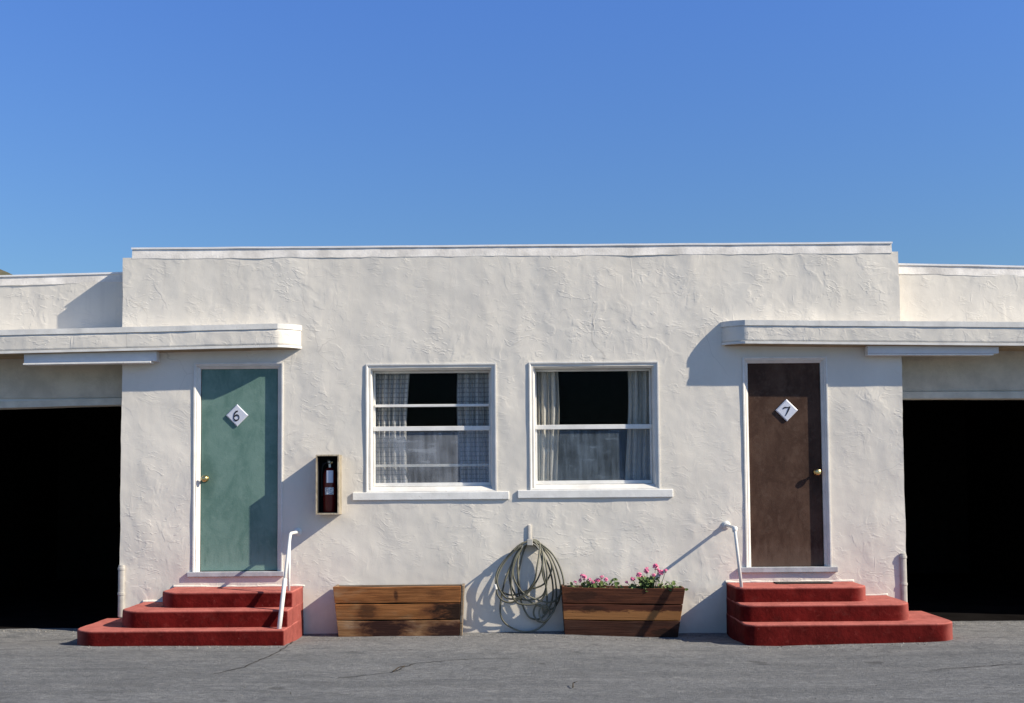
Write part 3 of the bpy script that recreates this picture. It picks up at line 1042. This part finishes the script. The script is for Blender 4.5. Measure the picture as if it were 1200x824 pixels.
MB().lathe([(.001, 0), (.04, 0), (.04, .018), (.024, .024), (.022, .03), (.001, .03)], 16, mat=rt).build('wall_flange', M['white'], o)

o = empty('handrail', (2.17, 0, .48))
L0 = Vector((2.17, 0, .48))
tag(o, 'short white pipe handrail with one upright post beside the brown door', 'handrail', 'white pipe handrails')
top = [(2.110, .01, 1.046), (2.110, -.05, 1.046), (2.111, -.395, 1.040), (2.112, -.428, 1.030), (2.113, -.440, .985), (2.152, -.497, .475)]
MB().tube(rel(top, L0), .0155, 12).build('rail', M['white'], o, smooth=True)
rt = Matrix.Translation(Vector((2.110, 0.012, 1.046)) - L0) @ Matrix.Rotation(math.pi / 2, 4, 'X')
MB().lathe([(.001, 0), (.042, 0), (.042, .02), (.026, .03), (.024, .05), (.001, .05)], 16, mat=rt).build('wall_flange', M['white'], o)
rt = Matrix.Translation(Vector((2.112, -.426, 1.026)) - L0)
mb = MB(); mb.lathe([(.001, -.032), (.022, -.03), (.026, -.01), (.026, .014), (.016, .026), (.001, .028)], 14, mat=rt)
mb.build('elbow', M['white'], o, smooth=True)

# ------------------------------------------------------------------ corner guards
def corner_guard(x, z0, z1, label):
    o = empty('corner_guard', (x, -.012, z0))
    tag(o, label, 'corner guard', 'white guards on the corners of the block')
    H = z1 - z0
    mb = MB(); n = 14; prof = []
    vs = []
    for z in (0, .01, H - .012, H):
        rr = .031 if 0 < z < H else .028
        for k in range(n):
            a = 2 * math.pi * k / n
            vs.append((rr * math.cos(a), rr * math.sin(a) * .55, z))
    fs = [(j * n + i, j * n + (i + 1) % n, (j + 1) * n + (i + 1) % n, (j + 1) * n + i) for j in range(3) for i in range(n)] + [tuple(reversed(range(n))), tuple(3 * n + i for i in range(n))]
    mb.add(vs, fs); mb.build('pipe', M['guard'], o, smooth=False)
    for z in (.42 * H, H - .05):
        mb = MB(); mb.lathe([(.032, z), (.036, z + .003), (.036, z + .025), (.032, z + .028)], 14, mat=Matrix.Diagonal((1, .58, 1, 1))); mb.build('strap', M['guard'], o)


corner_guard(-3.865, .19, .70, 'white pipe guard at the wall corner left of the green door')
corner_guard(3.850, .21, .755, 'white pipe guard at the wall corner right of the brown door')

# ------------------------------------------------------------------ extinguisher and its cabinet
cx, cz = -1.8055, 1.187
o = empty('extinguisher_cabinet', (cx, 0, cz))
tag(o, 'deep narrow open fronted box on the wall between green door and window', 'cabinet')
t = NT('cabinet_inside'); t.color((.012, .012, .014)).rough(.8); M['cabin'] = t.m
t = NT('cabinet_frame'); t.color(t.mix(t.ramp(t.noise(t.co((6, 6, 2)), 9, 4), .35, .65), (.30, .24, .16), (.50, .43, .32))).rough(.7); M['cabwood'] = t.m
M['cabside'] = paint('cabinet_side_paint', (.30, .26, .20), .8, .2, 12, spec=.1)
w2, dp, hh = .113, .190, .583
mb = MB()
mb.box(-w2, -w2 + .014, -dp, .008, 0, hh); mb.box(w2 - .014, w2, -dp, .008, 0, hh)
mb.box(-w2 + .014, w2 - .014, -dp, .008, 0, .014); mb.box(-w2 + .014, w2 - .014, -dp, .008, hh - .014, hh)
mb.v = [(x, max(y, -dp + .012), z) for x, y, z in mb.v]
mb.build('shell', M['cabside'], o)
mb = MB(); f0, f1 = -dp, -dp + .0118
mb.box(-w2, -w2 + .013, f0, f1, 0, hh); mb.box(w2 - .013, w2, f0, f1, 0, hh)
mb.box(-w2 + .013, w2 - .013, f0, f1, 0, .013); mb.box(-w2 + .013, w2 - .013, f0, f1, hh - .013, hh)
mb.build('front_frame', M['cabwood'], o)
mb = MB(); a = w2 - .0145
mb.box(-a, -a + .004, -dp + .012, .0, .0145, hh - .0145); mb.box(a - .004, a, -dp + .012, .0, .0145, hh - .0145)
mb.box(-a + .004, a - .004, -.012, .0, .0145, hh - .0145)
mb.box(-a + .004, a - .004, -dp + .012, -.012, .0145, .0185); mb.box(-a + .004, a - .004, -dp + .012, -.012, hh - .0185, hh - .0145)
mb.build('lining', M['cabin'], o)
e = empty('fire_extinguisher', (cx + .008, -.092, cz + .0186))
tag(e, 'dark red fire extinguisher standing in the wall cabinet', 'fire extinguisher')
t = NT('extinguisher_red'); t.color((.10, .006, .006)).rough(.3, .5); M['extred'] = t.m
t = NT('extinguisher_label'); n = t.noise(t.co((20, 1, 90)), 2, 2); t.color(t.mix(t.ramp(n, .5, .56), (.75, .75, .72), (.2, .22, .3))).rough(.4); M['extlabel'] = t.m
t = NT('steel'); t.color((.6, .6, .6)).rough(.3); t.b.inputs['Metallic'].default_value = 1; M['steel'] = t.m
t = NT('black_rubber'); t.color((.012, .012, .012)).rough(.5); M['rubber'] = t.m
MB().lathe([(.001, 0), (.058, 0), (.064, .008), (.064, .36), (.056, .40), (.034, .432), (.022, .44), (.001, .441)], 28).build('cylinder', M['extred'], e, smooth=True)
def patch(z0, z1, a0, a1, r, name, matl):
    mb = MB(); n = 12; vs = []
    for z in (z0, z1):
        for i in range(n + 1):
            a = a0 + (a1 - a0) * i / n; vs.append((r * math.cos(a), r * math.sin(a), z))
    vs += [(x * .97, y * .97, z) for x, y, z in vs]
    q = 2 * (n + 1)
    fs = [(i, i + 1, n + 2 + i, n + 1 + i) for i in range(n)]
    fs += [(q + i, q + n + 1 + i, q + n + 2 + i, q + i + 1) for i in range(n)]
    mb.add(vs, fs); mb.build(name, matl, e)
patch(.175, .245, R(235), R(315), .0650, 'label_sticker', M['extlabel'])
patch(.29, .41, R(250), R(310), .0652, 'pale_patch', M['plate'])  # plain pale patch on the upper front of the cylinder
mb = MB(); mb.lathe([(.018, .44), (.018, .475), (.026, .478), (.026, .50), (.001, .501)], 14); mb.build('valve', M['steel'], e)
mb = MB(); mb.box(-.012, .012, -.085, .03, .502, .512); mb.box(-.010, .010, -.075, .03, .478, .486); mb.build('handle', M['rubber'], e, bevel=.002)
MB().tube(catmull([Vector(p) for p in ((-.02, 0, .49), (-.06, -.005, .47), (-.076, -.005, .40), (-.076, -.005, .25), (-.074, -.005, .16))], 5), .008, 8).build('hose', M['rubber'], e, smooth=True)
mb = MB(); mb.lathe([(.001, -.012), (.011, -.008), (.013, 0), (.011, .008), (.001, .012)], 12, mat=Matrix.Translation((.026, -.03, .49))); mb.build('gauge', M['brass'], e, smooth=True)

# ------------------------------------------------------------------ planters
def planter(name_label, x0t, x1t, x0b, x1b, z0, H, yt, yb, tilt, mats, seed, soil, out=0.0):
    cx = (x0b + x1b) / 2; rnd = random.Random(seed)
    o = empty('planter_box', (cx, -.02, z0), (0, tilt, 0))
    tag(o, name_label, 'planter', 'wooden planter boxes')
    th = .03; nP = 3
    def fx(k): return (x0b + (x0t - x0b) * k - cx, x1b + (x1t - x1b) * k - cx)
    def fyy(k): return yb + (yt - yb) * k + .02
    for i in range(nP):
        k0 = i / nP + .004; k1 = (i + 1) / nP - .004 - rnd.uniform(0, .010)
        n = 14; vs = []
        for q in range(n + 1):
            u = q / n
            for (k, ed) in ((k0, 0), (k1, 1)):
                a, b = fx(k); x = a + (b - a) * u
                z = k * H + .004 * N3(x, i, ed, 4, seed) - (.006 * math.sin(u * math.pi) if ed else 0)
                y = fyy(k) + .003 * N3(x, i * 3, ed, 3, seed)
                vs += [(x, y, z), (x, y + th, z)]
        fs = []
        for q in range(n):
            b_ = 4 * q
            for a1, a2 in ((0, 2), (2, 3), (3, 1), (1, 0)): fs.append((b_ + a1, b_ + a2, b_ + 4 + a2, b_ + 4 + a1))
        fs += [(0, 1, 3, 2), (4 * n, 4 * n + 2, 4 * n + 3, 4 * n + 1)]
        mb = MB(); mb.add(vs, fs); mb.build('plank', mats[i], o, bevel=.003, segs=1)
    # ends and back
    for sd in (0, 1):
        mb = MB(); vs = []
        for k in (0.0, 1.0):
            a, b = fx(k); x = (a - .001, a + .024) if sd == 0 else (b - .024, b + .001)
            if sd == 1: x = (b - .028 + out, b - .004 + out)
            else: x = (a + .004, a + .028)
            f = fyy(k) + (th + .003 if not (sd and out) else .006)
            vs += [(x[0], f, k * H), (x[1], f, k * H), (x[1], 0, k * H), (x[0], 0, k * H)]
        mb.add(vs, [(0, 1, 2, 3), (4, 5, 6, 7), (0, 1, 5, 4), (1, 2, 6, 5), (2, 3, 7, 6), (3, 0, 4, 7)])
        mb.build('end_board', mats[3], o, bevel=.003, segs=1)
    mb = MB(); a, b = fx(0); c, d = fx(1)
    mb.add([(a, -.025, 0), (b, -.025, 0), (b, 0, 0), (a, 0, 0), (c, -.025, H * .985), (d, -.025, H * .985), (d, 0, H * .985), (c, 0, H * .985)],
           [(0, 1, 2, 3), (4, 5, 6, 7), (0, 1, 5, 4), (1, 2, 6, 5), (2, 3, 7, 6), (3, 0, 4, 7)])
    mb.build('back_board', mats[3], o)
    mb = MB(); vs = []; n = 20
    a, b = fx(soil)
    for j in range(6):
        for i in range(n + 1):
            x = a + .01 + (b - a - .02) * i / n; y = (fyy(soil) + th) + ((-.026) - (fyy(soil) + th)) * j / 5
            vs.append((x, y, soil * H + .012 * N3(x, y, seed, 8)))
    mb.add(vs, [(j * (n + 1) + i, j * (n + 1) + i + 1, (j + 1) * (n + 1) + i + 1, (j + 1) * (n + 1) + i) for j in range(5) for i in range(n)])
    mb.build('soil', M['soil'], o, fix=False)
    return o


t = NT('potting_soil'); t.color(t.mix(t.ramp(t.noise(t.co(), 40, 4), .4, .6), (.02, .014, .01), (.06, .045, .03))).rough(.95); t.bump(t.noise(t.co(), 60, 3), .01); M['soil'] = t.m
OR1, OR2 = (.38, .155, .052), (.20, .072, .022)
M['w1a'] = wood('plank_worn_orange', OR1, OR2, (.42, .29, .17), [(.35, .42, .10, .03, .25), (-.02, .40, .02, .05, .6)])
M['w1b'] = wood('plank_amber', OR1, (.21, .085, .026), (.36, .22, .11), [(.62, .24, .32, .11, .92), (-.30, .24, .10, .07, .5)])
M['w1c'] = wood('plank_greyed_stained', (.38, .215, .10), (.23, .11, .045), (.44, .34, .24), [(-.12, .085, .25, .12, .95), (.55, .03, .30, .115, .93)], dark=(.032, .012, .010))
M['w1e'] = wood('end_board_grey', (.26, .20, .14), (.16, .11, .07))
RD1, RD2 = (.105, .034, .018), (.050, .016, .009)
M['w2a'] = wood('plank_dark_red', (.13, .045, .022), RD2, (.22, .09, .036), [(-.4, .40, .22, .05, .6)])
M['w2b'] = wood('plank_peeling_red', RD1, RD2, (.10, .04, .025), [(-.3, .27, .16, .03, .6)], peel=(.325, .03, (.30, .135, .048)))
M['w2c'] = wood('plank_damp_brown', (.075, .030, .018), (.040, .014, .009), (.07, .04, .03), [(.45, .03, .2, .06, .8)])
M['w2e'] = wood('end_board_red', (.14, .06, .03), (.08, .03, .018))
planter('weathered orange brown planter box without flowers beside the steps of the green door', -1.743, -.507, -1.700, -.530, .002, .492, -.245, -.165, 0, [M['w1c'], M['w1b'], M['w1a'], M['w1e']], 2, .72, .034)
planter('dark red planter box with pink flowers beside the steps of the brown door', .457, 1.651, .497, 1.592, -.020, .488, -.245, -.165, R(1.1), [M['w2c'], M['w2b'], M['w2a'], M['w2e']], 5, .9)

# ------------------------------------------------------------------ flowers in the planter
t = NT('geranium_leaf'); oi = t.n.new('ShaderNodeNewGeometry')
t.color(t.mix(oi.outputs['Random Per Island'], (.045, .085, .022), (.12, .17, .05))).rough(.6)
M['leaf'] = t.m
t = NT('stem_green'); t.color((.10, .13, .05)).rough(.6); M['stem'] = t.m
def petal_mat(nm, a, b):
    t = NT(nm); oi = t.n.new('ShaderNodeNewGeometry')
    t.color(t.mix(oi.outputs['Random Per Island'], a, b)).rough(.6); return t.m
M['pink'] = petal_mat('pink_petal', (.60, .09, .22), (.78, .28, .42))


def disc(mb, c, nrm, r, k=6, cup=.25, rnd=random):
    nrm = Vector(nrm).normalized(); u = nrm.orthogonal().normalized(); w = nrm.cross(u)
    vs = [Vector(c)]
    a0 = rnd.uniform(0, 6)
    for i in range(k):
        a = a0 + 2 * math.pi * i / k; rr = r * rnd.uniform(.82, 1.12)
        vs.append(Vector(c) + (u * math.cos(a) + w * math.sin(a)) * rr + nrm * r * cup)
    mb.add(vs, [(0, 1 + i, 1 + (i + 1) % k) for i in range(k)])


def plant(cx, cy, z0, w, h, nleaf, heads, label, seed, cat='plant', name='geranium_plant'):
    rnd = random.Random(seed)
    o = empty(name, (cx, cy, z0))
    tag(o, label, cat)
    lf = MB(); st = MB()
    ns = max(3, nleaf // 5)
    for i in range(ns):
        x = rnd.gauss(0, w * .4); y = rnd.uniform(-.055, .055); hh_ = h * rnd.uniform(.35, 1.0) * max(.35, 1 - (abs(x) / w) ** 2 * .7)
        tip = Vector((x + rnd.uniform(-.03, .03), y + rnd.uniform(-.04, .03), hh_))
        base = Vector((x * .6, y * .5, -.02))
        mid = base.lerp(tip, .5) + Vector((rnd.uniform(-.02, .02), 0, .01))
        hh_ += .03; st.tube([base, mid, tip], [.004, .003, .002], 5)
        for q in range(6):
            p = base.lerp(tip, rnd.uniform(.25, 1.05)) + Vector((rnd.uniform(-.05, .05), rnd.uniform(-.05, .05), rnd.uniform(-.02, .01)))
            p.z = max(p.z, .004)
            disc(lf, p, (rnd.uniform(-.7, .8), rnd.uniform(-1, .2), rnd.uniform(.3, 1)), rnd.uniform(.013, .027), 7, .3, rnd)
    for (hx, hy, hz, hr) in heads:
        st.tube([(hx * .6, hy * .4, -.01), (hx * .85, hy * .8, hz * .6), (hx, hy, hz)], [.0035, .003, .0025], 5)
    lf.build('leaves', M['leaf'], o, fix=False)
    st.build('stems', M['stem'], o, smooth=True)
    for (hx, hy, hz, hr) in heads:
        fl = MB()
        for q in range(30):
            d = Vector((rnd.gauss(0, 1), rnd.gauss(0, 1), rnd.gauss(.3, .8))).normalized()
            c = Vector((hx, hy, hz)) + d * hr * rnd.uniform(.5, 1.0)
            disc(fl, c, d + Vector((0, -.5, .2)), hr * .42, 5, .2, rnd)
        fl.build('flower_head', M['pink'], o, fix=False)
    return o


PZ = .43
plant(.75, -.145, PZ, .20, .11, 85, [(-.07, -.05, .135, .030), (-.10, -.03, .10, .018), (-.01, -.03, .105, .018), (.07, -.04, .10, .024), (.11, -.05, .13, .020), (.15, -.04, .105, .022), (.02, -.06, .085, .016), (-.15, -.04, .085, .015)], 'geranium with pale pink flowers at the hose end of the red planter', 4)
plant(1.02, -.145, PZ - .005, .035, .13, 12, [], 'small green sprout without flowers in the middle of the red planter', 9, name='green_sprout')
plant(1.31, -.145, PZ - .008, .21, .17, 105, [(.075, -.04, .235, .028), (-.01, -.03, .195, .030), (.125, -.03, .175, .028), (.05, -.06, .155, .018), (-.09, -.05, .15, .028), (-.15, -.06, .115, .024), (.17, -.05, .195, .018), (.10, -.02, .20, .016), (-.05, -.03, .125, .018), (-.21, -.05, .09, .014)], 'geranium with tall bright pink flower heads in the red planter', 12)
plant(1.54, -.145, PZ - .01, .10, .085, 50, [], 'low dark green leafy plant at the brown door end of the red planter', 15, name='leafy_plant')
plant(.54, -.15, PZ + .002, .07, .07, 22, [], 'low green sprig behind the hanging hose in the red planter', 21, name='leafy_sprig')

# ------------------------------------------------------------------ hose on its hanger
hx, hz = .165, .80
o = empty('hose_hanger', (hx, 0, hz))
tag(o, 'white painted hose hanger with curved saddle on the wall under the windows', 'hose hanger')
mb = MB(); n = 14; vs = []
for y in (.008, -.135):
    for rr in (.095, .089):
        for i in range(n + 1):
            a = R(15) + R(150) * i / n; vs.append((rr * math.cos(a), y, rr * math.sin(a)))
k = n + 1; fs = []
for i in range(n):
    fs += [(i, i + 1, 2 * k + i + 1, 2 * k + i), (k + i, 3 * k + i, 3 * k + i + 1, k + i + 1), (2 * k + i, 2 * k + i + 1, 3 * k + i + 1, 3 * k + i), (i, k + i, k + i + 1, i + 1)]
fs += [(0, 2 * k, 3 * k, k), (n, k + n, 3 * k + n, 2 * k + n)]
mb.add(vs, fs); mb.build('saddle', M['guard'], o)
mb = MB(); mb.box(-.014, .014, -.016, .006, .05, .265); mb.build('wall_strap', M['stucco'], o, bevel=.004)
mb = MB(); mb.box(-.028, .028, -.149, -.136, .07, .130); mb.build('front_stop', M['guard'], o, bevel=.004)
t = NT('hose_rubber'); n_ = t.noise(t.co(), 3.2, 3)
t.color(t.mix(t.ramp(n_, .38, .62), (.065, .065, .047), (.185, .18, .135))).rough(.55, .35); M['hose'] = t.m
rnd = random.Random(17)
# (left x, right x, bottom x, bottom z, depth)
loops = [(-.20, .20, .375, -.20, -.04), (-.01, .49, .31, -.17, .05), (-.05, .34, .335, -.15, .0), (-.13, .43, .020, -.075, -.03), (-.09, .29, .29, -.19, .03),
         (.02, .46, .25, -.11, .06), (-.14, .38, .39, -.10, -.06), (.05, .40, .16, -.06, .0)]
P = [Vector((-.165, -.14, .455)), Vector((-.15, -.145, .385)), Vector((-.08, -.14, .325)), Vector((.02, -.13, .33)), Vector((.18, -.13, .45)), Vector((.285, -.125, .68))]
for i, (xl, xr, zb, yy, sk) in enumerate(loops):
    j = lambda q: rnd.uniform(-q, q)
    zt = .908 + .008 * (i % 3); c0 = hx + .02 + j(.02); hw = (xr - xl) / 2; cm = (xl + xr) / 2
    for q in range(10):
        a = -.25 + 2 * math.pi * q / 10
        f = (1 - math.cos(a)) / 2                     # 0 at the saddle, 1 at the bottom
        prof = math.sin(a) * (1.0 - .22 * math.cos(a)) * .97
        x = c0 * (1 - f) + (cm + sk) * f if f > .5 else c0 + (cm - c0) * min(1, f * 1.7)
        z = zt + (zb - zt) * (f ** .92)
        near = yy * .62 - .035 * math.sin(math.pi * min(1, f)) + j(.01)
        if f < .08: near = yy * .62
        P.append(Vector((x - hw * prof + j(.032) * f, near, z + j(.028) * f)))
# tail: small coils hanging low on the right
P += [Vector((hx + .0, -.05, .915)), Vector((hx + .09, -.05, .84)), Vector((.30, -.07, .60)), Vector((.33, -.08, .33))]
for k in range(11):
    a = k * 2 * math.pi / 6
    P.append(Vector((.235 + .018 * k * .5 + .065 * math.cos(a), -.05 - .005 * k, .20 + .085 * math.sin(a))))
P += [Vector((.39, -.10, .22)), Vector((.42, -.08, .34))]
for p in P: p.y = min(p.y, -.028)
mb = MB(); mb.tube(catmull(P, 7), .0088, 9)
ho = mb.build('garden_hose', M['hose'], smooth=True, fix=False)
tag(ho, 'olive grey garden hose hanging in loose loops from the wall hanger', 'hose')
mb = MB(); mb.lathe([(.001, 0), (.017, 0), (.018, .045), (.014, .05), (.001, .052)], 12, mat=Matrix.Translation((-.168, -.14, .447)) @ Matrix.Rotation(R(-12), 4, 'Y'))
mb.build('coupling', M['trim'], ho, smooth=False)

# ------------------------------------------------------------------ small litter on the lot
t = NT('dry_twig'); t.color((.06, .045, .03)).rough(.9); M['twig'] = t.m
def twig(x, y, L, a, label):
    mb = MB(); b = Vector((0, 0, .006)); d = Vector((math.cos(a), math.sin(a), .10))
    mb.tube([b, b + d * L * .5 + Vector((0, .01, .012)), b + d * L], [.005, .004, .002], 6)
    mb.tube([b + d * L * .5 + Vector((0, .01, .012)), b + d * L * .75 + Vector((.03, -.02, .02))], [.003, .0015], 5)
    ob = mb.build('twig', M['twig'], smooth=True, loc=(x, y, ground_z(x, y) + .004))
    tag(ob, label, 'twig')
twig(-.94, -2.36, .16, R(60), 'bent dark twig lying on the asphalt in front of the orange planter')
twig(.42, -3.05, .12, R(85), 'short dark twig lying at the front edge of the asphalt')

# loose grit and grains along the foot of the wall, the boxes and the steps
rnd = random.Random(77); mb = MB()
def stone(x, y, r):
    z = ground_z(x, y); vs = []
    for k in range(5):
        a = 2 * math.pi * k / 5 + rnd.uniform(-.4, .4); q = r * rnd.uniform(.7, 1.2)
        vs.append((x + q * math.cos(a), y + q * math.sin(a) * .8, z - .002))
    b = mb.add(vs + [(x + rnd.uniform(-.3, .3) * r, y, z + r * rnd.uniform(.5, .9))], [(k, (k + 1) % 5, 5) for k in range(5)])
for k in range(1500):
    x = rnd.uniform(-5.6, 5.6); ax = abs(x)
    y0 = -.97 if 2.07 < ax < 3.9 else (-.02 if ax < 3.9 else .22)
    if -1.75 < x < -.5 or .45 < x < 1.66: y0 = -.26
    y = y0 - abs(rnd.gauss(0, .11)) - .004
    stone(x, y, rnd.uniform(.003, .010) * (1.8 if rnd.random() < .05 else 1))
for k in range(500):
    stone(rnd.uniform(-5.5, 5.5), rnd.uniform(-4, -1.0), rnd.uniform(.003, .008))
t = NT('grit'); gi = t.n.new('ShaderNodeNewGeometry')
t.color(t.mix(gi.outputs['Random Per Island'], (.07, .066, .06), (.34, .32, .29))).rough(.9)
tag(mb.build('grit', t.m, fix=False), 'loose grit scattered along the foot of the wall and over the asphalt', 'grit', kind='stuff')
